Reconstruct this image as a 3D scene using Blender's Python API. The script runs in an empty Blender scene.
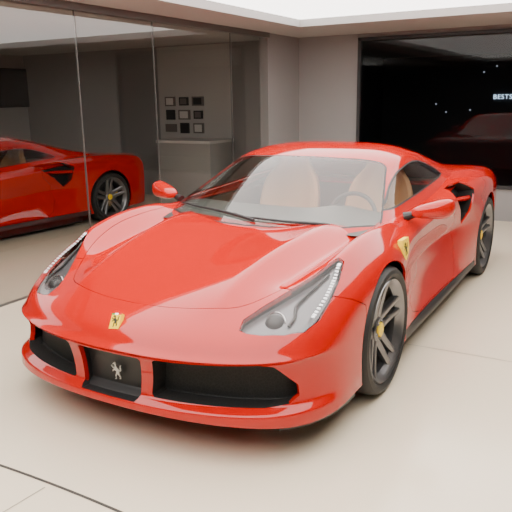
import bpy,bmesh,math,random
import numpy as np
from mathutils import Vector,Matrix
from mathutils.bvhtree import BVHTree
random.seed(3)
CAM=[4.422,1.952,1.546,3.666,-0.242,-0.016,644.86];YW=-2.14;XB=-3.92
def basis(yaw,pitch,roll):
    f=np.array([math.cos(yaw)*math.cos(pitch),math.sin(yaw)*math.cos(pitch),math.sin(pitch)])
    r=np.array([math.sin(yaw),-math.cos(yaw),0]);u=np.cross(r,f)
    c,s=math.cos(roll),math.sin(roll)
    return f,c*r+s*u,-s*r+c*u
def onplane(px,ax,val):
    f,r,u=basis(*CAM[3:6]);d=f+r*(px[0]-256)/CAM[6]+u*(256-px[1])/CAM[6];t=(val-CAM[ax])/d[ax];return np.array(CAM[:3])+t*d

C=bpy.context.scene.collection
def mat(name,col,rough=.5,metal=0,coat=0,emit=None,es=0,noise=0,nscale=3):
    m=bpy.data.materials.new(name);m.use_nodes=True;nt=m.node_tree;b=nt.nodes['Principled BSDF']
    b.inputs['Base Color'].default_value=(*col,1);b.inputs['Roughness'].default_value=rough;b.inputs['Metallic'].default_value=metal
    b.inputs['Coat Weight'].default_value=coat;b.inputs['Coat Roughness'].default_value=.01
    if emit: b.inputs['Emission Color'].default_value=(*emit,1);b.inputs['Emission Strength'].default_value=es
    if noise:
        t=nt.nodes.new('ShaderNodeTexNoise');t.inputs['Scale'].default_value=nscale;tc=nt.nodes.new('ShaderNodeTexCoord')
        mx=nt.nodes.new('ShaderNodeMix');mx.data_type='RGBA';mx.inputs[6].default_value=(*[c*(1-noise) for c in col],1);mx.inputs[7].default_value=(*[min(1,c*(1+noise)) for c in col],1)
        nt.links.new(tc.outputs['Object'],t.inputs['Vector']);nt.links.new(t.outputs[0],mx.inputs[0]);nt.links.new(mx.outputs[2],b.inputs['Base Color'])
    return m
def glassmat(name,tint,add=0.0):
    m=bpy.data.materials.new(name);m.use_nodes=True;n=m.node_tree.nodes;l=m.node_tree.links
    n.clear();o=n.new('ShaderNodeOutputMaterial');mx=n.new('ShaderNodeMixShader');t=n.new('ShaderNodeBsdfTransparent');g=n.new('ShaderNodeBsdfGlossy')
    t.inputs[0].default_value=(*tint,1);g.inputs['Roughness'].default_value=.01
    f=n.new('ShaderNodeLayerWeight');f.inputs[0].default_value=.5;p=n.new('ShaderNodeMath');p.operation='POWER';p.inputs[1].default_value=5
    a=n.new('ShaderNodeMath');a.operation='MULTIPLY_ADD';a.use_clamp=True;a.inputs[1].default_value=.95-add;a.inputs[2].default_value=.05+add
    l.new(f.outputs['Facing'],p.inputs[0]);l.new(p.outputs[0],a.inputs[0]);l.new(a.outputs[0],mx.inputs[0]);l.new(t.outputs[0],mx.inputs[1]);l.new(g.outputs[0],mx.inputs[2]);l.new(mx.outputs[0],o.inputs[0])
    return m
PAINT=mat('red_paint',(.45,.0045,.0015),.4,0,1);BLACK=mat('black_plastic',(.012,.012,.013),.45);DARK=mat('dark_liner',(.008,.008,.008),.9)
PAINT.node_tree.nodes['Principled BSDF'].inputs['Coat IOR'].default_value=1.5
PAINT.node_tree.nodes['Principled BSDF'].inputs['Specular IOR Level'].default_value=0
RUB=mat('rubber',(.012,.012,.012),.6);RIM=mat('dark_alloy',(.20,.20,.21),.28,.85);DISC=mat('brake_steel',(.10,.10,.10),.4,1)
TAN=mat('tan_leather',(.68,.33,.15),.5,noise=.1,nscale=20);YEL=mat('yellow_enamel',(.95,.64,.005),.35);DASH=mat('dash_vinyl',(.05,.05,.048),.5);TUB=mat('cabin_trim',(.08,.055,.04),.7)
CHR=mat('chrome',(.6,.6,.6),.2,1);SILV=mat('satin_silver',(.42,.42,.43),.35,1);GREY=mat('lamp_grey',(.16,.16,.17),.3,.6);WHITE=mat('led_white',(.9,.9,.9),.3,emit=(1,1,1),es=1.6)
GRN=mat('green_enamel',(.02,.3,.05),.4);REDE=mat('red_enamel',(.6,.02,.02),.4);MESH=mat('grille_mesh',(.006,.006,.006),.7)
nt=MESH.node_tree;vo=nt.nodes.new('ShaderNodeTexVoronoi');vo.feature='DISTANCE_TO_EDGE';vo.inputs['Scale'].default_value=65;tc=nt.nodes.new('ShaderNodeTexCoord');cr=nt.nodes.new('ShaderNodeValToRGB')
cr.color_ramp.elements[0].color=(.012,.012,.012,1);cr.color_ramp.elements[1].color=(.002,.002,.002,1);cr.color_ramp.elements[1].position=.12
nt.links.new(tc.outputs['Object'],vo.inputs['Vector']);nt.links.new(vo.outputs['Distance'],cr.inputs[0]);nt.links.new(cr.outputs[0],nt.nodes['Principled BSDF'].inputs['Base Color'])
FLOOR=mat('floor_epoxy',(.74,.645,.50),.17,noise=.02,nscale=1.2);WALL=mat('wall_paint',(.27,.262,.258),.6,noise=.03);CEIL=mat('ceiling_paint',(.40,.395,.385),.7,noise=.02)
PANEL=mat('light_panel',(1,1,1),.5,emit=(1,.98,.94),es=5.0)
WSG=glassmat('windshield_glass',(.86,.92,.88),.06);SIDEG=glassmat('side_glass',(.62,.65,.63),.0);SHOP=glassmat('partition_glass',(.78,.79,.78),.04);NIGHT=glassmat('night_glass',(.6,.6,.6),-.03)
LENS=glassmat('lens_glass',(.95,.95,.95),-.01)
LAMPR=mat('tail_red',(.4,.0,.0),.2)
def link(name,me,mats,parent=None):
    o=bpy.data.objects.new(name,me);C.objects.link(o)
    for m in (mats if isinstance(mats,(list,tuple)) else [mats]): me.materials.append(m)
    if parent:o.parent=parent
    return o
def obj(name,bm,mats,parent=None,ang=35,smooth=True,keep=False,label=None,kind=None):
    me=bpy.data.meshes.new(name)
    if smooth and not keep:
        for f in bm.faces:f.smooth=True
    bm.to_mesh(me);bm.free()
    if smooth and ang and not keep: me.set_sharp_from_angle(angle=math.radians(ang))
    o=link(name,me,mats,parent)
    if label:o['label']=label
    if kind:o['kind']=kind
    return o
def tag(o,label,cat,group=None):
    o['label']=label;o['category']=cat
    if group:o['group']=group
    return o
def box(bm,c,s,rot=None):
    r=bmesh.ops.create_cube(bm,size=1);M=Matrix.Translation(c)@(rot or Matrix())@Matrix.Diagonal((*s,1));bmesh.ops.transform(bm,matrix=M,verts=r['verts'])
    return r['verts']
def boxo(name,c,s,m,parent=None,bev=.0,rot=None,**k):
    b=bmesh.new();box(b,c,s,rot)
    if bev:bmesh.ops.bevel(b,geom=b.edges[:],offset=bev,segments=3,affect='EDGES',profile=.6)
    return obj(name,b,m,parent,smooth=bev>0,**k)
def grid_mesh(bm,rows,close=False):
    V=[[bm.verts.new(q) for q in r] for r in rows]
    for i in range(len(V)-1):
        for j in range(len(V[0])-1 if not close else len(V[0])):
            k=(j+1)%len(V[0]);bm.faces.new((V[i][j],V[i][k],V[i+1][k],V[i+1][j]))
    return V
def lathe(bm,prof,seg=48,c=(0,0,0)):
    rows=[]
    for r,y in prof: rows.append([(c[0]+r*math.cos(2*math.pi*k/seg),c[1]+y,c[2]+r*math.sin(2*math.pi*k/seg)) for k in range(seg)])
    grid_mesh(bm,rows,True)
def tube(bm,pts,r,seg=8,caps=True):
    pts=[Vector(q) for q in pts];rows=[]
    for i,q in enumerate(pts):
        d=(pts[min(i+1,len(pts)-1)]-pts[max(i-1,0)]).normalized();a=d.orthogonal().normalized() if i==0 else (a-d*a.dot(d)).normalized();b=d.cross(a)
        rr=r[i] if isinstance(r,(list,tuple)) else r
        rows.append([tuple(q+(a*math.cos(2*math.pi*k/seg)+b*math.sin(2*math.pi*k/seg))*rr) for k in range(seg)])
    V=grid_mesh(bm,rows,True)
    if caps:bm.faces.new(V[0][::-1]);bm.faces.new(V[-1])
def bez(pts,n=6,closed=False):
    P_=[np.array(q,float) for q in pts];N=len(P_);o=[]
    for i in range(N if closed else N-1):
        g=lambda k:P_[k%N] if closed else P_[min(max(k,0),N-1)]
        a,b,c,d=g(i-1),g(i),g(i+1),g(i+2)
        for t in np.arange(n)/n: o.append(tuple(.5*((2*b)+(c-a)*t+(2*a-5*b+4*c-d)*t*t+(3*b-a-3*c+d)*t**3)))
    if not closed:o.append(tuple(P_[-1]))
    return o
def pip(x,y,poly):
    c=False;n=len(poly);j=n-1
    for i in range(n):
        xi,yi=poly[i][:2];xj,yj=poly[j][:2]
        if (yi>y)!=(yj>y) and x<(xj-xi)*(y-yi)/(yj-yi)+xi:c=not c
        j=i
    return c
def offset(poly,d):
    n=len(poly);A=sum(poly[i][0]*poly[(i+1)%n][1]-poly[(i+1)%n][0]*poly[i][1] for i in range(n));s=1 if A>0 else -1;o=[]
    for i in range(n):
        a,b,c=Vector(poly[i-1][:2]),Vector(poly[i][:2]),Vector(poly[(i+1)%n][:2])
        n1=(b-a).normalized();n2=(c-b).normalized();m=Vector((n1.y+n2.y,-n1.x-n2.x))*s
        if m.length<1e-6:m=Vector((n1.y,-n1.x))*s
        m.normalize();k=1/max(.4,m.dot(Vector((n1.y,-n1.x))*s));q=b+m*d*k;o.append((q.x,q.y))
    return o
def cut(bm,poly,ax,pred=lambda c:True):
    i,j=ax;xs=[q[0] for q in poly];ys=[q[1] for q in poly];bb=(min(xs),max(xs),min(ys),max(ys))
    def fb(f):
        a=[v.co[i] for v in f.verts];b=[v.co[j] for v in f.verts];return min(a),max(a),min(b),max(b)
    def hit(a,b): return a[0]<=b[1]+1e-4 and a[1]>=b[0]-1e-4 and a[2]<=b[3]+1e-4 and a[3]>=b[2]-1e-4
    cand={f for f in bm.faces if hit(fb(f),bb) and pred(f.calc_center_median())}
    n=len(poly)
    for k in range(n):
        p0,p1=poly[k],poly[(k+1)%n];sb=(min(p0[0],p1[0]),max(p0[0],p1[0]),min(p0[1],p1[1]),max(p0[1],p1[1]))
        if abs(p0[0]-p1[0])+abs(p0[1]-p1[1])<1e-6:continue
        fs=[f for f in cand if hit(fb(f),sb)]
        if not fs:continue
        co=[0,0,0];no=[0,0,0];co[i],co[j]=p0[0],p0[1];no[i],no[j]=p1[1]-p0[1],-(p1[0]-p0[0])
        es=list({e for f in fs for e in f.edges});vs=list({v for f in fs for v in f.verts})
        r=bmesh.ops.bisect_plane(bm,geom=fs+es+vs,dist=1e-5,plane_co=co,plane_no=Vector(no).normalized())
        cand={f for f in cand if f.is_valid}|{g for g in r['geom'] if isinstance(g,bmesh.types.BMFace)}
    o=[]
    for f in cand:
        c=f.calc_center_median()
        if pip(c[i],c[j],poly):o.append(f)
    return o
def extract(bm,faces):
    nb=bmesh.new();d={}
    for f in faces:
        for v in f.verts:
            if v not in d:d[v]=nb.verts.new(v.co)
        nb.faces.new([d[v] for v in f.verts])
    if faces:bmesh.ops.delete(bm,geom=faces,context='FACES')
    nb.normal_update();return nb
def drop(bm,faces):
    if faces:bmesh.ops.delete(bm,geom=faces,context='FACES')
def take(bm,poly,ax,pred=lambda c:True,gap=.004):
    nb=extract(bm,cut(bm,poly,ax,pred))
    if gap:
        inner=set(cut(nb,offset(poly,-gap),ax));drop(nb,[f for f in nb.faces if f not in inner])
    nb.normal_update();return nb
def rim(bm,t=.014):
    bm.normal_update()
    for f in bm.faces:f.smooth=True
    be=[e for e in bm.edges if len(e.link_faces)==1];nv={}
    for e in be:
        e.smooth=False
        for v in e.verts:
            if v not in nv:nv[v]=(v.co-v.normal*t)
    nn={v:bm.verts.new(c) for v,c in nv.items()}
    for e in be:
        f=e.link_faces[0];lp=[l for l in f.loops if l.edge==e][0];a=lp.vert;b=lp.link_loop_next.vert
        g=bm.faces.new((b,a,nn[a],nn[b]));g.smooth=False
    return bm
def shift(bm,vec=None,nrm=0):
    b=bm.copy();b.normal_update()
    d=[(v,v.co+(Vector(vec) if vec else Vector())-v.normal*nrm) for v in b.verts]
    for v,c in d:v.co=c
    return b
def subd(bm,lv=3):
    me=bpy.data.meshes.new('t');bm.to_mesh(me);bm.free();o=bpy.data.objects.new('t',me);C.objects.link(o)
    m=o.modifiers.new('s','SUBSURF');m.levels=lv;m.render_levels=lv
    dg=bpy.context.evaluated_depsgraph_get();ev=o.evaluated_get(dg);b=bmesh.new();b.from_mesh(ev.to_mesh());ev.to_mesh_clear()
    bpy.data.objects.remove(o);return b
def mirror_build(faces,creases=()):
    bm=bmesh.new()
    for f in faces:
        bm.faces.new([bm.verts.new(q) for q in f]);bm.faces.new([bm.verts.new((q[0],-q[1],q[2])) for q in reversed(f)])
    bmesh.ops.remove_doubles(bm,verts=bm.verts,dist=1e-4);bmesh.ops.recalc_face_normals(bm,faces=bm.faces)
    f=max(bm.faces,key=lambda f:f.calc_center_median().z)
    if f.normal.z<0: bmesh.ops.reverse_faces(bm,faces=bm.faces)
    if creases:
        cl=bm.edges.layers.float.new('crease_edge');key=lambda q:(round(q[0],3),round(abs(q[1]),3),round(q[2],3));D={}
        for pl,w in creases:
            for a,b in zip(pl[:-1],pl[1:]):D[frozenset((key(a),key(b)))]=w
        for e in bm.edges:
            w=D.get(frozenset((key(e.verts[0].co),key(e.verts[1].co))))
            if w:e[cl]=w
    return bm
def gridfaces(R):
    return [(R[i][j],R[i][j+1],R[i+1][j+1],R[i+1][j]) for i in range(len(R)-1) for j in range(len(R[0])-1)]
def empty(name,parent=None,loc=(0,0,0)):
    o=bpy.data.objects.new(name,None);C.objects.link(o);o.location=loc
    if parent:o.parent=parent
    return o
# ================= CAR
T=[
[(2.365,0,.545),(2.355,.24,.545),(2.32,.455,.542),(2.245,.65,.54),(2.13,.81,.555),(1.95,.90,.575)],
[(2.23,0,.60),(2.21,.23,.610),(2.17,.43,.622),(2.11,.60,.600),(1.99,.80,.675),(1.79,.925,.64)],
[(2.02,0,.658),(2.00,.22,.675),(1.96,.42,.710),(1.90,.59,.662),(1.79,.80,.768),(1.61,.948,.70)],
[(1.76,0,.712),(1.75,.22,.730),(1.70,.44,.776),(1.62,.61,.700),(1.55,.805,.835),(1.42,.958,.735)],
[(1.50,0,.752),(1.49,.22,.768),(1.45,.47,.814),(1.38,.63,.722),(1.32,.81,.868),(1.27,.962,.747)],
[(1.28,0,.782),(1.26,.22,.794),(1.21,.50,.834),(1.14,.65,.748),(1.10,.815,.868),(1.08,.952,.75)],
[(1.08,0,.812),(1.06,.22,.815),(.99,.52,.834),(.91,.67,.783),(.86,.82,.855),(.85,.93,.76)]]
for x,zc,z4,y5,z5 in [(.6,.82,.848,.915,.77),(.3,.82,.85,.905,.775),(-.05,.83,.86,.905,.80),(-.3,.85,.89,.93,.835),(-.65,.90,.925,.95,.855),(-1.05,.92,.94,.955,.86),(-1.4,.91,.935,.955,.85),(-1.75,.90,.905,.925,.82),(-2.0,.88,.88,.88,.79),(-2.1,.83,.83,.82,.76)]:
    T.append([(x,0,zc),(x,.22,zc),(x,.42,(zc*2+z4)/3),(x,.62,(zc+z4)/2),(x,.82 if x>-2.05 else .72,z4),(x,y5,z5)])
F=gridfaces(T)
px_=[(0),(.25),(.475),(.68),(.84),(.925)]
def frow(xs,z,ys=px_,zc=None): return [(xs[i],ys[i],z if zc is None else zc[i]) for i in range(6)]
lipy=[0,.25,.485,.70,.862,.943]
front=[frow([2.395,2.385,2.345,2.26,2.14,1.96],.49),
frow([2.435,2.425,2.38,2.295,2.17,1.97],.468),
frow([2.41,2.40,2.355,2.265,2.14,1.955],.45),
frow([2.39,2.38,2.335,2.25,2.13,1.95],.35),
frow([2.395,2.385,2.34,2.255,2.14,1.955],.262,[0,.25,.475,.685,.845,.93]),
frow([2.435,2.425,2.385,2.305,2.185,1.975],.236,lipy),
frow([2.44,2.43,2.39,2.31,2.19,1.98],.2,lipy,[.204,.201,.195,.185,.173,.17]),
frow([2.28,2.265,2.22,2.14,2.02,1.88],.168,[0,.22,.42,.58,.72,.82])]
SY=[(.94,.945,.945,.945,.94),(.952,.952,.952,.947,.938),(.967,.967,.962,.957,.947),(.97,.97,.965,.955,.945),(.962,.955,.95,.945,.94),(.925,.89,.89,.92,.94),(.895,.845,.86,.90,.94),(.88,.815,.835,.895,.94),(.88,.805,.835,.895,.94),(.91,.83,.855,.905,.94),(.94,.90,.91,.92,.935),(.96,.96,.955,.945,.935),(.96,.96,.955,.945,.935),(.935,.935,.93,.92,.905),(.89,.89,.88,.865,.84),(.83,.83,.82,.81,.79)]
band=[]
for j in range(6): band.append([T[0][j]]+[front[k][j] for k in range(8)])
fr=(.2,.42,.52,.65,.87,.95,1.0)
for i in range(1,len(T)):
    t=T[i][5];y=SY[i-1];s5=(y[0],y[1],(y[1]+y[2])/2,y[2],y[3],y[4],y[4]);c=[t];zb=.17 if i<3 else .158
    for k in range(7):c.append((t[0],s5[k],t[2]*(1-fr[k])+zb*fr[k]))
    c.append((t[0],y[4]-.12,zb-.01));band.append(c)
for j in (4,3,2,1,0):
    t=T[-1][j];c=[t]
    for k in range(7):c.append((-2.12-.01*k,t[1],t[2]*(1-fr[k])+.2*fr[k]))
    c.append((-2.0,t[1],.18));band.append(c)
F+=gridfaces(band)
cre=[([T[i][2] for i in range(1,7)],.9),([T[i][5] for i in range(5,12)],.6),([band[i][6] for i in range(0,11)],.9),([band[i][7] for i in range(0,20)],.9),([band[i][2] for i in range(0,6)],.95),([band[i][5] for i in range(0,6)],.7),([band[i][2] for i in range(10,17)],.6),([T[i][4] for i in range(2,7)],.45),([T[i][3] for i in range(2,7)],.5)]
body=subd(mirror_build(F,cre),3)
BV=BVHTree.FromBMesh(body)
car=empty('sports_car');tag(car,'glossy red two-door sports car parked on the cream floor in front of the glass partition','car')
def arch(cx,r): return [(cx+r*math.cos(a),.345+r*math.sin(a)) for a in np.linspace(-.9,math.pi+.9,44)]
for cx,r in ((1.325,.372),(-1.325,.38)):
    drop(body,cut(body,arch(cx,r),(0,2),lambda c:abs(c.y)>.5))
cock=[(1.06,-.45),(1.09,0),(1.06,.45),(.92,.66),(.72,.76),(-.45,.76),(-.45,-.76),(.72,-.76),(.92,-.66)]
drop(body,cut(body,cock,(0,1),lambda c:c.z>.7))
# headlights
HL=[(2.20,.575),(2.14,.562),(2.03,.605),(1.92,.66),(1.78,.735),(1.645,.795),(1.645,.83),(1.75,.852),(1.87,.864),(1.98,.858),(2.07,.825),(2.135,.76),(2.18,.68),(2.20,.615)]
for s in (1,-1):
    pl=[(a,b*s) for a,b in HL]
    b=take(body,pl,(0,1),lambda c:c.z>.4 and c.x>1.2 and c.y*s>0,.003)
    hous=shift(b,None,.04)
    inner=obj('headlight',rim(b,.008),LENS,car,keep=True,label='clear glass headlight lens')
    obj('lamp_housing',hous,GREY,inner)
    def top(a,b_): return BV.ray_cast(Vector((a,b_*s,2)),Vector((0,0,-1)))
    ln=bez([(1.67,.818),(1.77,.832),(1.88,.840),(1.99,.832)],6);lb=bmesh.new();tp=[]
    for (a,b_) in ln:
        r=top(a,b_)
        if r[0]:box(lb,r[0]-r[1]*.009,(.009,.015,.006));tp.append(r[0]-r[1]*.015)
    nf=len(lb.faces);tube(lb,tp,.003,6);lb.faces.ensure_lookup_table()
    for f in lb.faces[nf:]:f.material_index=1
    obj('led_strip',lb,[WHITE,BLACK],inner,smooth=False,label='row of small white LEDs')
    r=top(2.075,.675);c0=r[0]-r[1]*.05
    lb=bmesh.new();g=bmesh.ops.create_uvsphere(lb,u_segments=24,v_segments=12,radius=.048);bmesh.ops.translate(lb,verts=g['verts'],vec=c0-r[1]*.012)
    nf=len(lb.faces);n_=(r[1]+Vector((1.2,0,0))).normalized();t1=n_.orthogonal().normalized();t2=n_.cross(t1)
    tube(lb,[c0+(t1*math.cos(q)+t2*math.sin(q))*.05 for q in np.linspace(0,2*math.pi,25)],.004,6,False);lb.faces.ensure_lookup_table()
    for f in lb.faces[nf:]:f.material_index=1
    obj('projector_lens',lb,[BLACK,CHR],inner,label='dark projector lens')
    tp=[]
    for (a,b_) in bez([(1.74,.79),(1.86,.755),(1.97,.735),(2.03,.76),(2.08,.755)],5):
        r=top(a,b_);tp.append(r[0]-r[1]*.030)
    lb=bmesh.new();tube(lb,tp,.008,6);obj('lamp_bezel',lb,BLACK,inner)
hd=bez([(2.195,0),(2.185,.2),(2.15,.38),(2.09,.50),(1.96,.59),(1.75,.69),(1.5,.74),(1.25,.755),(1.05,.76),(.95,.74),(1.04,.52),(1.11,.25),(1.13,0)],5)
hd=hd+[(a,-b) for a,b in hd[::-1][1:-1]]
b=take(body,hd,(0,1),lambda c:c.z>.45,.003);obj('hood',rim(b),PAINT,car,keep=True)
def grille(poly,name,m,depth,**k):
    g=take(body,poly,(1,2),lambda c:c.x>1.80 and c.z<.53,0)
    back=shift(g,(-depth,0,0));g.normal_update();be=[e for e in g.edges if len(e.link_faces)==1]
    for e in be:
        a,b_=e.verts;v=[back.verts.new(a.co),back.verts.new(b_.co),back.verts.new(b_.co-Vector((depth,0,0))),back.verts.new(a.co-Vector((depth,0,0)))]
        back.faces.new(v)
    g.free();return obj(name,back,m,car,**k)
grille([(-.168,.25),(-.158,.238),(.158,.238),(.168,.25),(.185,.43),(.175,.442),(-.175,.442),(-.185,.43)],'centre_air_intake',BLACK,.05)
for s in (1,-1):
    grille([(y*s,z) for y,z in ((.228,.275),(.24,.262),(.72,.258),(.80,.266),(.83,.298),(.825,.345),(.75,.443),(.70,.456),(.262,.448),(.248,.436))],'front_grille',MESH,.09)
bp=[(1.60,.0),(1.655,.585),(1.76,.64),(1.95,.71),(2.6,.71),(2.6,0)]
b=take(body,bp,(0,2),lambda c:c.x>1.3);obj('front_bumper',rim(b,.025),PAINT,car,keep=True)
for s in (1,-1):
    b=bmesh.new();rows=[]
    for x,y in bez([(2.21,.775),(2.13,.85),(2.0,.91),(1.88,.932),(1.75,.937)],4): rows.append([(x-.03,y*.97*s,.19),(x+.004,y*1.003*s,.172),(x+.004,y*1.003*s,.158),(x-.03,y*.96*s,.152),(x-.15,y*.86*s,.152),(x-.15,y*.86*s,.185)])
    V=grid_mesh(b,rows,True);b.faces.new(V[0]);b.faces.new(V[-1]);bmesh.ops.recalc_face_normals(b,faces=b.faces);obj('front_splitter',b,BLACK,car,ang=25,label='thin black splitter blade at the bumper corner')
intake=[(-.22,.825),(-.32,.885),(-.62,.897),(-.72,.83),(-.67,.66),(-.56,.575),(-.40,.71)]
doorp=[(.86,.95),(.80,.74),(.73,.50),(.72,.26),(.60,.225),(-.26,.225),(-.36,.28),(-.42,.44),(-.37,.62),(-.24,.74),(-.20,.95)]
sidewin=bez([(.78,.875),(.66,.925),(.46,1.005),(.24,1.065),(0,1.092),(-.22,1.085),(-.42,1.04),(-.58,.98),(-.56,.945),(-.2,.92),(.3,.888)],4,True)
doors={}
for s in (1,-1):
    b=take(body,[(-.945,.0),(-.945,.22),(.955,.22),(.955,0)],(0,2),lambda c:c.y*s>.5 and abs(c.x)<1);obj('side_skirt',rim(b),BLACK,car,keep=True,label='black lower side skirt')
    b=take(body,intake,(0,2),lambda c:c.y*s>.80,0);bk=shift(b,(0,-.12*s,-.03))
    for e in [e for e in b.edges if len(e.link_faces)==1]:
        a,c_=e.verts;dd=Vector((0,-.12*s,-.03));bk.faces.new([bk.verts.new(a.co),bk.verts.new(c_.co),bk.verts.new(c_.co+dd),bk.verts.new(a.co+dd)])
    b.free();it=obj('side_air_intake',bk,DARK,car,label='black side air intake behind the door')
    bb=bmesh.new();rows=[]
    for x,z,w in ((-.31,.785,.008),(-.42,.78,.016),(-.58,.77,.018),(-.72,.76,.018)):
        y=(.855+(-.3-x)*.13)*s;rows.append([(x,y+.012*s,z),(x,y,z+w),(x,y-.06*s,z+w*.5),(x,y-.06*s,z-w*.5),(x,y,z-w)])
    grid_mesh(bb,rows,True);bmesh.ops.recalc_face_normals(bb,faces=bb.faces);obj('intake_blade',bb,PAINT,it)
    b=take(body,doorp,(0,2),lambda c:c.y*s>.74 and c.x<1)
    doors[s]=obj('door',rim(b),PAINT,car,keep=True)
obj('body_shell',rim(body),PAINT,car,keep=True)
# cabin
K=[
[(1.27,0,.76),(1.24,.28,.76),(1.15,.55,.76),(1.03,.74,.76),(.93,.80,.76),(.85,.835,.76)],
[(.99,0,.92),(.97,.28,.915),(.90,.53,.90),(.79,.725,.875),(.73,.785,.845),(.70,.825,.77)],
[(.70,0,1.055),(.68,.28,1.05),(.62,.50,1.03),(.53,.67,.99),(.48,.735,.90),(.46,.82,.77)],
[(.42,0,1.165),(.40,.27,1.16),(.36,.47,1.145),(.29,.62,1.10),(.25,.70,.96),(.2,.82,.78)],
[(.08,0,1.215),(.08,.27,1.21),(.07,.46,1.195),(.03,.60,1.145),(.0,.70,.98),(-.04,.815,.80)],
[(-.3,0,1.215),(-.3,.27,1.21),(-.3,.45,1.19),(-.3,.59,1.135),(-.32,.70,.98),(-.34,.815,.82)],
[(-.62,0,1.15),(-.62,.26,1.145),(-.62,.44,1.12),(-.62,.58,1.075),(-.62,.69,.975),(-.62,.81,.85)],
[(-1.0,0,1.05),(-1,.25,1.04),(-1,.42,1.02),(-1,.57,.99),(-1,.69,.94),(-1,.80,.87)],
[(-1.4,0,.95),(-1.4,.22,.95),(-1.4,.4,.94),(-1.4,.57,.93),(-1.4,.7,.90),(-1.4,.80,.86)],
[(-1.9,0,.84),(-1.9,.22,.84),(-1.9,.4,.84),(-1.9,.57,.84),(-1.9,.7,.84),(-1.9,.8,.83)]]
cab=subd(mirror_build(gridfaces(K),[([K[i][3] for i in range(3,9)],.5)]),3);BC=BVHTree.FromBMesh(cab)
hw=bez([(1.19,0),(1.16,.27),(1.07,.52),(.92,.725),(.86,.742),(.66,.685),(.45,.62),(.32,.57),(.35,.45),(.40,.27),(.42,0)],4)
ws=hw+[(a,-b) for a,b in hw[::-1][1:-1]]
wb=extract(cab,cut(cab,ws,(0,1),lambda c:c.z>.72 and c.x>0));wg=extract(wb,cut(wb,offset(ws,-.012),(0,1)))
w_=obj('windshield',wg,WSG,car);obj('windshield_seal',wb,BLACK,w_)
for s in (1,-1):
    b=extract(cab,cut(cab,sidewin,(0,2),lambda c:c.y*s>.3));bi=extract(b,cut(b,offset(sidewin,-.010),(0,2)))
    obj('side_window',bi,SIDEG,doors[s],label='tinted side window');obj('window_seal',b,BLACK,doors[s])
obj('roof',rim(cab),PAINT,car,keep=True)
for pts in ([(1.17,.05),(1.10,-.24),(1.02,-.48),(.90,-.68)],[(1.08,.50),(1.14,.25),(1.15,.0),(1.12,-.12)]):
    L=[]
    for a,b_ in bez(pts,5):
        r=BC.ray_cast(Vector((a-.02,b_,2)),Vector((0,0,-1)));
        if r[0]:L.append(r[0]+r[1]*.012)
    b=bmesh.new();tube(b,L,[.010-.006*i/len(L) for i in range(len(L))],6);obj('wiper',b,BLACK,car)
for s in (1,-1):
    b=bmesh.new();bmesh.ops.create_uvsphere(b,u_segments=32,v_segments=20,radius=1)
    pw=lambda v,e:math.copysign(abs(v)**e,v)
    for v in b.verts:
        x,y,z=v.co;x,y,z=pw(x,.8),pw(y,.72),pw(z,.68)
        X_=x*(.095 if x>0 else .035);k=.86+.28*y
        v.co=Vector((X_-.05*(y+.3)*.6,y*.118,z*.062*k+.016*y))
    M=Matrix.Translation((.66,.985*s,.885))@Matrix.Diagonal((1,s,1,1));bmesh.ops.transform(b,matrix=M,verts=b.verts)
    if s<0:bmesh.ops.reverse_faces(b,faces=b.faces)
    mo=obj('side_mirror',b,PAINT,doors[s],ang=60)
    b=bmesh.new();tube(b,[(.69,.82*s,.835),(.68,.87*s,.85),(.66,.92*s,.865)],[.03,.022,.02],10);obj('mirror_stalk',b,BLACK,doors[s])
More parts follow.
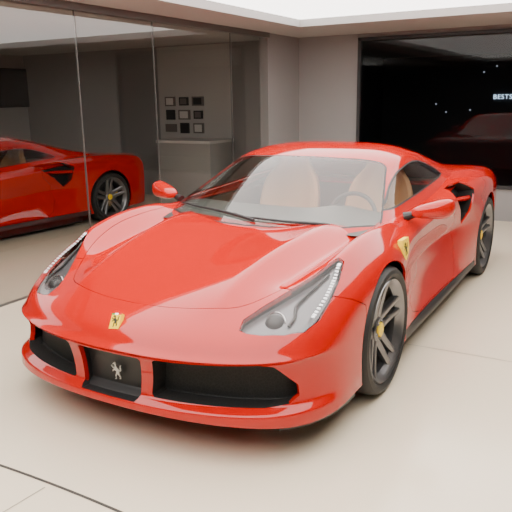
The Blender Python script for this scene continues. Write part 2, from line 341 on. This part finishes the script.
def wheel_parts(w):
    hw_=w/2
    b=bmesh.new();lathe(b,[(.262,-hw_+.02),(.262,-.05),(.236,-.0),(.236,hw_-.05),(.252,hw_-.03),(.264,hw_-.012),(.274,hw_-.006),(.279,hw_-.014),(.274,hw_-.03)],64)
    yo=hw_-.02
    for k in range(5):
        a0=math.pi/2+2*math.pi*k/5
        for sg in (-1,1):
            rows=[]
            for t in (0,.25,.5,.75,1):
                r=.03+(.255-.03)*t;c=Vector((r*math.cos(a0),0,r*math.sin(a0)));tn=Vector((-math.sin(a0),0,math.cos(a0)));y=yo-.035+.03*t**1.5-.012*(1-t)
                off=(.030-.002*t+.016*t**2.5);wd=.026-.008*t
                c=c+tn*sg*off
                rows.append([tuple(c-tn*wd+Vector((0,y-.035,0))),tuple(c-tn*wd+Vector((0,y-.006,0))),tuple(c-tn*wd*.5+Vector((0,y,0))),tuple(c+tn*wd*.5+Vector((0,y,0))),tuple(c+tn*wd+Vector((0,y-.006,0))),tuple(c+tn*wd+Vector((0,y-.035,0)))])
            grid_mesh(b,rows,True)
    lathe(b,[(.0,yo-.05),(.062,yo-.05),(.066,yo-.04),(.058,yo-.033),(.034,yo-.035),(0,yo-.035)],32)
    for k in range(5):
        a=math.pi/2+2*math.pi*(k+.5)/5;g=bmesh.ops.create_uvsphere(b,u_segments=8,v_segments=6,radius=.009);bmesh.ops.translate(b,verts=g['verts'],vec=(.048*math.cos(a),yo-.034,.048*math.sin(a)))
    bmesh.ops.recalc_face_normals(b,faces=b.faces);res=[('wheel',b,RIM)]
    b=bmesh.new();lathe(b,[(.262,-hw_+.015),(.29,-hw_),(.325,-hw_+.005),(.340,-hw_+.025),(.345,-hw_+.06),(.345,hw_-.06),(.340,hw_-.025),(.325,hw_-.004),(.305,hw_+.002),(.290,hw_-.004),(.278,hw_-.014),(.272,hw_-.03)],80);res.append(('tire',b,RUB))
    b=bmesh.new();lathe(b,[(.0,yo-.022),(.030,yo-.022),(.038,yo-.025),(.040,yo-.036)],24);res.append(('hub_cap',b,YEL))
    b=bmesh.new();lathe(b,[(.05,-.01),(.19,-.01),(.19,.02),(.05,.02)],48);res.append(('brake_disc',b,DISC))
    b=bmesh.new();rows=[]
    for a in np.linspace(2.8,3.2,9): rows.append([(r*math.cos(a),y,r*math.sin(a)) for r,y in ((.14,-.03),(.14,.045),(.19,.05),(.205,.03),(.205,-.03))])
    grid_mesh(b,rows,True);res.append(('brake_caliper',b,YEL))
    b=bmesh.new();lathe(b,[(.0,-hw_+.03),(.262,-hw_+.03)],32);res.append(('wheel_back',b,DARK))
    return res
def place_wheel(x,y,w,s,src=None):
    M=Matrix.Translation((x,y*s,.345))@(Matrix.Rotation(math.pi,4,'Z') if s<0 else Matrix())
    if src is None:
        root=None;lst=[]
        for n,b,m in wheel_parts(w):
            o=obj(n,b,m,car if root is None else root,smooth=True,ang=30)
            if root is None:root=o
            lst.append(o)
        root.matrix_local=M;return lst
    root=None
    for o in src:
        c=o.copy();C.objects.link(c)
        if root is None:root=c;c.parent=car;c.matrix_local=M
        else:c.parent=root
fw=place_wheel(1.325,.838,.245,1);place_wheel(1.325,.838,.245,-1,fw);rw=place_wheel(-1.325,.80,.30,1);place_wheel(-1.325,.80,.30,-1,rw)
for cx in (1.325,-1.325):
    for s in (1,-1):
        b=bmesh.new();an=np.linspace(-.45,math.pi+.45,24)
        V=grid_mesh(b,[[(cx+.37*math.cos(a),y*s,.345+.37*math.sin(a)) for a in an] for y in (.56,.90)])
        ctr=b.verts.new((cx,.56*s,.345))
        for i in range(23):b.faces.new((ctr,V[0][i],V[0][i+1]))
        obj('wheel_well',b,DARK,car)
b=bmesh.new();box(b,(.0,0,.19),(1.75,1.66,.26));box(b,(-1.6,0,.37),(.9,1.0,.62));box(b,(1.5,0,.31),(1.2,1.0,.54));box(b,(1.95,0,.325),(.40,1.2,.38));obj('underbody',b,DARK,car,smooth=False)
# interior
b=bmesh.new();rows=[]
for x,z in ((1.13,.78),(.95,.81),(.72,.835),(.56,.82),(.50,.70),(.50,.45)): rows.append([(x-.05*(abs(y)/.7)**2,y,z+(.035*math.exp(-((y-.37)/.15)**2) if .5<x<.8 else 0)) for y in np.linspace(-.76,.76,19)])
grid_mesh(b,rows);bmesh.ops.recalc_face_normals(b,faces=b.faces);obj('dashboard',b,DASH,car)
b=bmesh.new();box(b,(-.60,0,.62),(.06,1.5,.58));box(b,(.1,0,.34),(1.2,1.4,.03));box(b,(.1,0,.45),(1.1,.2,.22))
for s in (1,-1):box(b,(.1,.79*s,.58),(1.2,.03,.46))
obj('cabin_tub',b,TUB,car,smooth=False)
b=bmesh.new()
R=.17;Mw=Matrix.Translation((.40,.37,.745))@Matrix.Rotation(math.radians(-22),4,'Y')
pts=[Mw@Vector((0,R*math.cos(a),R*math.sin(a))) for a in np.linspace(0,2*math.pi,33)];tube(b,pts,.015,8)
for a in (0,math.pi,-math.pi/2):tube(b,[Mw@Vector((0,0,0)),Mw@Vector((0,R*math.cos(a),R*math.sin(a)))],.014,6)
tube(b,[Mw@Vector((-.02,0,0)),Mw@Vector((.25,0,0))],.04,10);obj('steering_wheel',b,BLACK,car)
def seat(y):
    b=bmesh.new();rows=[]
    for x,z,w,d in ((-.06,.42,.22,.06),(-.12,.50,.25,.09),(-.16,.65,.28,.09),(-.20,.83,.27,.08),(-.23,.95,.22,.07),(-.25,1.01,.14,.06),(-.27,1.07,.13,.05),(-.28,1.11,.08,.03)):
        rows.append([(x+d*(.9 if abs(c)>.55 else .35),y+w*c,z) for c in np.linspace(-1,1,9)]+[(x-d*.6,y+w*c*.9,z) for c in np.linspace(1,-1,9)])
    V=grid_mesh(b,rows,True);b.faces.new(V[-1]);rows=[]
    for x,z,w in ((-.12,.50,.25),(.05,.49,.26),(.22,.50,.25),(.30,.47,.22)): rows.append([(x,y+w*c,z+(.05 if abs(c)>.6 else 0)) for c in np.linspace(-1,1,9)]+[(x,y+w*c,z-.12) for c in np.linspace(1,-1,5)])
    V=grid_mesh(b,rows,True);b.faces.new(V[-1]);b.faces.new(V[0][::-1])
    bmesh.ops.recalc_face_normals(b,faces=b.faces);b=subd(b,1);return obj('seat',b,TAN,car,label='tan leather bucket seat')
seat(.37);seat(-.37)
# emblem
HORSE=[(.30,.97),(.16,.88),(.20,.84),(.32,.87),(.35,.76),(.33,.67),(.20,.71),(.05,.80),(.02,.75),(.16,.63),(.32,.59),(.14,.52),(.12,.42),(.17,.42),(.21,.49),(.37,.52),(.46,.46),(.42,.34),(.36,.22),(.40,.06),(.30,.02),(.32,.0),(.47,.02),(.45,.20),(.54,.32),(.66,.26),(.76,.16),(.72,.06),(.83,.07),(.84,.18),(.76,.30),(.72,.42),(.72,.52),(.82,.50),(.91,.60),(.86,.76),(.92,.90),(.80,.84),(.78,.70),(.80,.60),(.68,.61),(.56,.67),(.47,.77),(.45,.90),(.37,.98)]
def frame(o,n,up):
    n=Vector(n).normalized();up=(Vector(up)-n*Vector(up).dot(n)).normalized();r=up.cross(n);return Matrix(((r.x,up.x,n.x,o[0]),(r.y,up.y,n.y,o[1]),(r.z,up.z,n.z,o[2]),(0,0,0,1)))
def flat(bm,poly,M,z0,z1,mi=0):
    n=len(poly);a=[bm.verts.new(M@Vector((x,y,z1))) for x,y in poly];b_=[bm.verts.new(M@Vector((x,y,z0))) for x,y in poly]
    f=bm.faces.new(a);f.material_index=mi
    for i in range(n):g=bm.faces.new((a[i],b_[i],b_[(i+1)%n],a[(i+1)%n]));g.material_index=mi
    f.normal_update();bmesh.ops.triangulate(bm,faces=[f])
def horse(M,z0,z1,h,m,parent,flip=False):
    b=bmesh.new();pl=[((x-.5)*h*.80*(-1 if flip else 1),(y-.5)*h) for x,y in HORSE];flat(b,pl,M,z0,z1);obj('horse_emblem',b,m,parent,smooth=False)
r=BV.ray_cast(Vector((2.325,0,2)),Vector((0,0,-1)));nn_=Vector((.8,0,.6));M=frame(r[0]+nn_*.012,nn_,(-1,-.22,1))
b=bmesh.new();flat(b,[(-.027,-.037),(.027,-.037),(.027,.037),(-.027,.037)],M,-.02,.003);fb=obj('nose_badge',b,YEL,car,smooth=False,label='yellow rectangular enamel badge on the nose')
horse(M,.003,.005,.056,BLACK,fb)
b=bmesh.new();
for i,mm in enumerate((0,1,2)):flat(b,[(-.027+.018*i,.030),(-.027+.018*(i+1),.030),(-.027+.018*(i+1),.037),(-.027+.018*i,.037)],M,.003,.0045,mm)
obj('badge_stripe',b,[GRN,WHITE,REDE],fb,smooth=False)
for s in (1,-1):
    r=BV.ray_cast(Vector((1.06,2*s,.73)),Vector((0,-s,0)));M=frame(r[0]+r[1]*.004,Vector((r[1].x,r[1].y,r[1].z*.3)),(0,0,1))
    sh=[(-.055,.055),(.055,.055),(.060,.02),(.050,-.02),(.026,-.047),(0,-.064),(-.026,-.047),(-.050,-.02),(-.060,.02)]
    b=bmesh.new();flat(b,sh,M,-.02,.006);fb=obj('shield_badge',b,YEL,car,smooth=False,label='yellow shield badge on the front fender')
    horse(M,.006,.008,.075,BLACK,fb)
M=frame((2.362,.015,.335),(1,0,0),(0,0,1));horse(M,0,.005,.085,SILV,car)
for s in (1,-1):
    b=bmesh.new();g=bmesh.ops.create_uvsphere(b,u_segments=24,v_segments=12,radius=.075);bmesh.ops.transform(b,matrix=Matrix.Translation((-2.12,.62*s,.70))@Matrix.Diagonal((.35,1,1,1)),verts=b.verts);obj('tail_light',b,LAMPR,car)
def copy_tree(o,parent=None):
    c=o.copy();C.objects.link(c)
    if parent:c.parent=parent
    for ch in list(o.children):copy_tree(ch,c)
    return c
car2=copy_tree(car);car2.location=(-.70,-4.78,0);car2.rotation_euler.z=math.radians(-6);car2.scale=(.92,)*3;car2['label']='second red sports car, parked in the dim room behind the left glass partition'
ld=bpy.data.lights.new('cabin_fill','AREA');ld.energy=2.6;ld.size=.3;ld.color=(1,.93,.85);lo=bpy.data.objects.new('cabin_fill',ld);C.objects.link(lo);lo.location=(.12,0,1.15);lo.parent=car  # unseen fill light added under the roof to brighten the cabin
# ================= ROOM
def plane(name,pts,m,kind='structure',parent=None):
    b=bmesh.new();b.faces.new([b.verts.new(q) for q in pts]);o=obj(name,b,m,parent,smooth=False)
    if kind:o['kind']=kind
    return o
XG=-3.03;H=2.26;CZ=2.32;YWIN=-1.27;YW2=1.15;ZWIN=2.27;ZB=.40
mull=[.27,-.75,-2.16];YB=-7.6
plane('floor',[(XB-.2,-9,0),(9,-9,0),(9,7,0),(XB-.2,7,0)],FLOOR)
boxo('wall_left',((XB+XG)/2,YW-.06,CZ/2),(XG-XB,.12,CZ),WALL,kind='structure')
b=bmesh.new();box(b,(XB-.06,(YWIN+YB)/2,CZ/2),(.12,YWIN-YB,CZ));box(b,(XB-.06,(YWIN+YW2)/2,ZB/2),(.12,YW2-YWIN,ZB));box(b,(XB-.06,(YWIN+YW2)/2,(ZWIN+CZ)/2),(.12,YW2-YWIN,CZ-ZWIN));box(b,(XB-.06,(YW2+7)/2,CZ/2),(.12,7-YW2,CZ))
obj('wall_back',b,WALL,smooth=False,kind='structure')
fr_=mat('dark_frame',(.03,.03,.032),.4)
b=bmesh.new();box(b,(XB+.01,YWIN+.02,(ZB+ZWIN)/2),(.05,.04,ZWIN-ZB));box(b,(XB+.01,YW2-.02,(ZB+ZWIN)/2),(.05,.04,ZWIN-ZB));box(b,(XB+.01,(YWIN+YW2)/2,ZWIN-.02),(.05,YW2-YWIN,.04));box(b,(XB+.01,(YWIN+YW2)/2,ZB+.02),(.05,YW2-YWIN,.04));obj('trim_1',b,fr_,smooth=False,kind='structure')
plane('window_1',[(XB-.02,YWIN,ZB),(XB-.02,YW2,ZB),(XB-.02,YW2,ZWIN),(XB-.02,YWIN,ZWIN)],NIGHT)
edges=[XG]+sorted(mull)+[mull[0]+2.2,mull[0]+4.5]
for i in range(len(edges)-1):
    a,c=edges[i]+.004,edges[i+1]-.004;plane('window_%d'%(i+2),[(c,YW,.0),(a,YW,.0),(a,YW,H),(c,YW,H)],SHOP)
rl=mat('rail_grey',(.16,.155,.15),.4,.5)
b=bmesh.new();box(b,((XG+8)/2,YW-.01,H+.03),(8-XG,.08,.06));box(b,((XG+8)/2,YW-.01,.006),(8-XG,.03,.012))
for x in edges[1:]:box(b,(x,YW-.012,H/2),(.010,.012,H))
obj('trim_2',b,rl,smooth=False,kind='structure')
b=bmesh.new();x0,y0,x1,y1=-2.64,-1.50,5.2,2.5;box(b,((x0+XB-6)/2,-1,CZ+.05),(x0-XB+6,16,.1));box(b,((x0+9)/2,(y0-9)/2,CZ+.05),(9-x0,y0+9,.1));box(b,((x0+9)/2,(y1+7)/2,CZ+.05),(9-x0,7-y1,.1));box(b,((x1+9)/2,(y0+y1)/2,CZ+.05),(9-x1,y1-y0,.1))
obj('ceiling',b,CEIL,smooth=False,kind='structure')
b=bmesh.new();box(b,((x0+x1)/2,(y0+y1)/2,CZ+.10),(x1-x0,y1-y0,.04));tag(obj('ceiling_light',b,PANEL,smooth=False),'large glowing white light panel set into the showroom ceiling','ceiling light')
# back room behind the partition
WB=mat('back_room_paint',(.46,.45,.435),.7,noise=.03);DS=mat('dark_screen',(.01,.01,.012),.2);PB=mat('picture_dark',(.03,.03,.03),.4);PW=mat('picture_mat',(.7,.68,.64),.5);PM=mat('picture_mid',(.18,.16,.15),.5)
plane('wall_far',[(XB,YB,0),(9,YB,0),(9,YB,CZ),(XB,YB,CZ)],WB)
boxo('ceiling_light',(2.6,-4.6,CZ-.01),(3.2,1.6,.02),mat('fill_panel',(1,1,1),.5,emit=(1,.97,.93),es=4.5));tag(bpy.data.objects['ceiling_light.001'],'glowing panel added to brighten the room behind the glass, outside the left frame','ceiling light')  # second glowing panel is added out of view to lift the back room
a=onplane((157,60),0,XB+.01);c=onplane((231,60),0,XB+.01)
boxo('trim_9',(XB+.004,(a[1]+c[1])/2,CZ/2),(.012,c[1]-a[1],CZ-.02),mat('panel_light',(.50,.485,.46),.6),kind='structure')
q=onplane((163,95),0,XB+.03);q2=onplane((206,135),0,XB+.03);dx=(q2[1]-q[1])/3;dz=(q2[2]-q[2])/3
names=['top','middle','bottom'];cols=['left','centre','right']
sel=[PW,PB,PM,PM,PW,PB,PB,PM,PW];szs=[(.7,.7),(.6,.75),(.78,.6),(.62,.62),(.8,.72),(.6,.78),(.78,.68),(.6,.6),(.7,.75)]
for i in range(3):
    for j in range(3):
        y=q[1]+dx*(i+.5);z=q[2]+dz*(j+.5);e_=empty('picture_frame',None,(XB+.026,y,z));tag(e_,'framed picture in %s row, %s column of the grid behind the glass'%(names[j],cols[i]),'picture','framed pictures behind the glass')
        sy,sz=szs[i*3+j];boxo('frame',(0,0,0),(.03,abs(dx)*sy,abs(dz)*sz),PB if (i+j)%2 else PM,e_);boxo('print',(.017,0,0),(.006,abs(dx)*sy*.72,abs(dz)*sz*.72),sel[i*3+j],e_)
a=onplane((158,140),0,XB+.65);c=onplane((228,140),0,XB+.65);yl=a[1];yr=min(c[1],YW-.3)-.3
e_=empty('reception_counter',None,(XB+.36,(yl+yr)/2,0));tag(e_,'grey reception counter below the framed pictures behind the glass','counter')
wd=yr-yl;boxo('counter_body',(0,0,a[2]/2-.02),(.6,wd,a[2]-.04),mat('counter_grey',(.36,.35,.33),.5),e_);boxo('counter_top',(0,0,a[2]-.02),(.64,wd+.04,.04),mat('counter_top',(.6,.58,.55),.4),e_)
a=onplane((0,68),1,YB+.03);c=onplane((30,107),1,YB+.03)
e_=empty('wall_screen',None,((a[0]+c[0])/2+.3,YB+.026,(a[2]+c[2])/2));tag(e_,'dark wall-mounted screen seen through the left glass partition','screen')
boxo('screen_frame',(0,0,0),(abs(c[0]-a[0])+.6,.05,abs(a[2]-c[2])),fr_,e_);boxo('display',(0,.027,0),(abs(c[0]-a[0])+.54,.006,abs(a[2]-c[2])-.05),DS,e_)
# night outside
NW=mat('night_wall',(.09,.09,.10),.8,noise=.3,nscale=.6)
for n,pts in (('wall_night',[(XB-6,-3,0),(XB-6,9,0),(XB-6,9,5),(XB-6,-3,5)]),('wall_night_side',[(XB-.2,-3,0),(XB-6,-3,0),(XB-6,-3,5),(XB-.2,-3,5)]),('wall_night_end',[(XB-.2,9,0),(XB-6,9,0),(XB-6,9,5),(XB-.2,9,5)]),('floor_night',[(XB-.2,-3,.0),(XB-6,-3,.0),(XB-6,9,.0),(XB-.2,9,.0)])): plane(n,pts,NW)
a=onplane((493,99),0,XB-5.99)
cu=bpy.data.curves.new('t','FONT');cu.body='BESTSE';cu.size=.13;cu.space_character=1.15;cu.extrude=.006;t=bpy.data.objects.new('t',cu);C.objects.link(t)
dg=bpy.context.evaluated_depsgraph_get();me=bpy.data.meshes.new_from_object(t.evaluated_get(dg));bpy.data.objects.remove(t)
o=link('shop_sign',me,mat('sign_glow',(1,1,1),.5,emit=(.55,.78,1),es=3));o.matrix_world=Matrix(((0,0,1,a[0]),(1,0,0,a[1]),(0,1,0,a[2]),(0,0,0,1)));tag(o,'small glowing white letter sign outside the dark back window','sign')
lg=mat('lamp_glow',(1,1,1),.5,emit=(.7,.8,1),es=.6)
for i,(u,v) in enumerate(((484,72),(497,66),(436,104),(470,110),(446,112))):
    a=onplane((u,v),0,XB-5.99);b=bmesh.new();bmesh.ops.create_uvsphere(b,u_segments=12,v_segments=8,radius=.018);o=obj('night_lamp',b,lg);o.location=a
    tag(o,'tiny distant point of light in the dark back window','lamp','distant lights')
GR=mat('groove_dark',(.05,.045,.04),.8);GL=mat('groove_light',(.33,.29,.23),.7)
for k,(pts,w,m_) in enumerate((([(-60,445),(0,465),(60,487),(125,514),(190,545)],.007,GR),([(395,342),(450,351),(530,365)],.003,GL),([(0,514),(45,487)],.003,GL))):
    L=[Vector(onplane(q,2,.0015)) for q in pts];L=[Vector(q) for q in bez([tuple(v) for v in L],6)];rows=[]
    for i,v in enumerate(L):
        d=(L[min(i+1,len(L)-1)]-L[max(i-1,0)]).normalized();n=Vector((-d.y,d.x,0))*w;rows.append([tuple(v-n),tuple(v+n)])
    b=bmesh.new();grid_mesh(b,rows);obj('trim_%d'%(5+k),b,m_,smooth=False,kind='structure')
w=bpy.data.worlds.new('w');bpy.context.scene.world=w;w.use_nodes=True;w.node_tree.nodes['Background'].inputs[0].default_value=(.5,.49,.47,1);w.node_tree.nodes['Background'].inputs[1].default_value=.06
cd=bpy.data.cameras.new('camera');co=bpy.data.objects.new('camera',cd);C.objects.link(co);bpy.context.scene.camera=co
f_,r_,u_=basis(*CAM[3:6]);M=Matrix(((r_[0],u_[0],-f_[0],CAM[0]),(r_[1],u_[1],-f_[1],CAM[1]),(r_[2],u_[2],-f_[2],CAM[2]),(0,0,0,1)));co.matrix_world=M
cd.sensor_width=36;cd.lens=CAM[6]/512*36
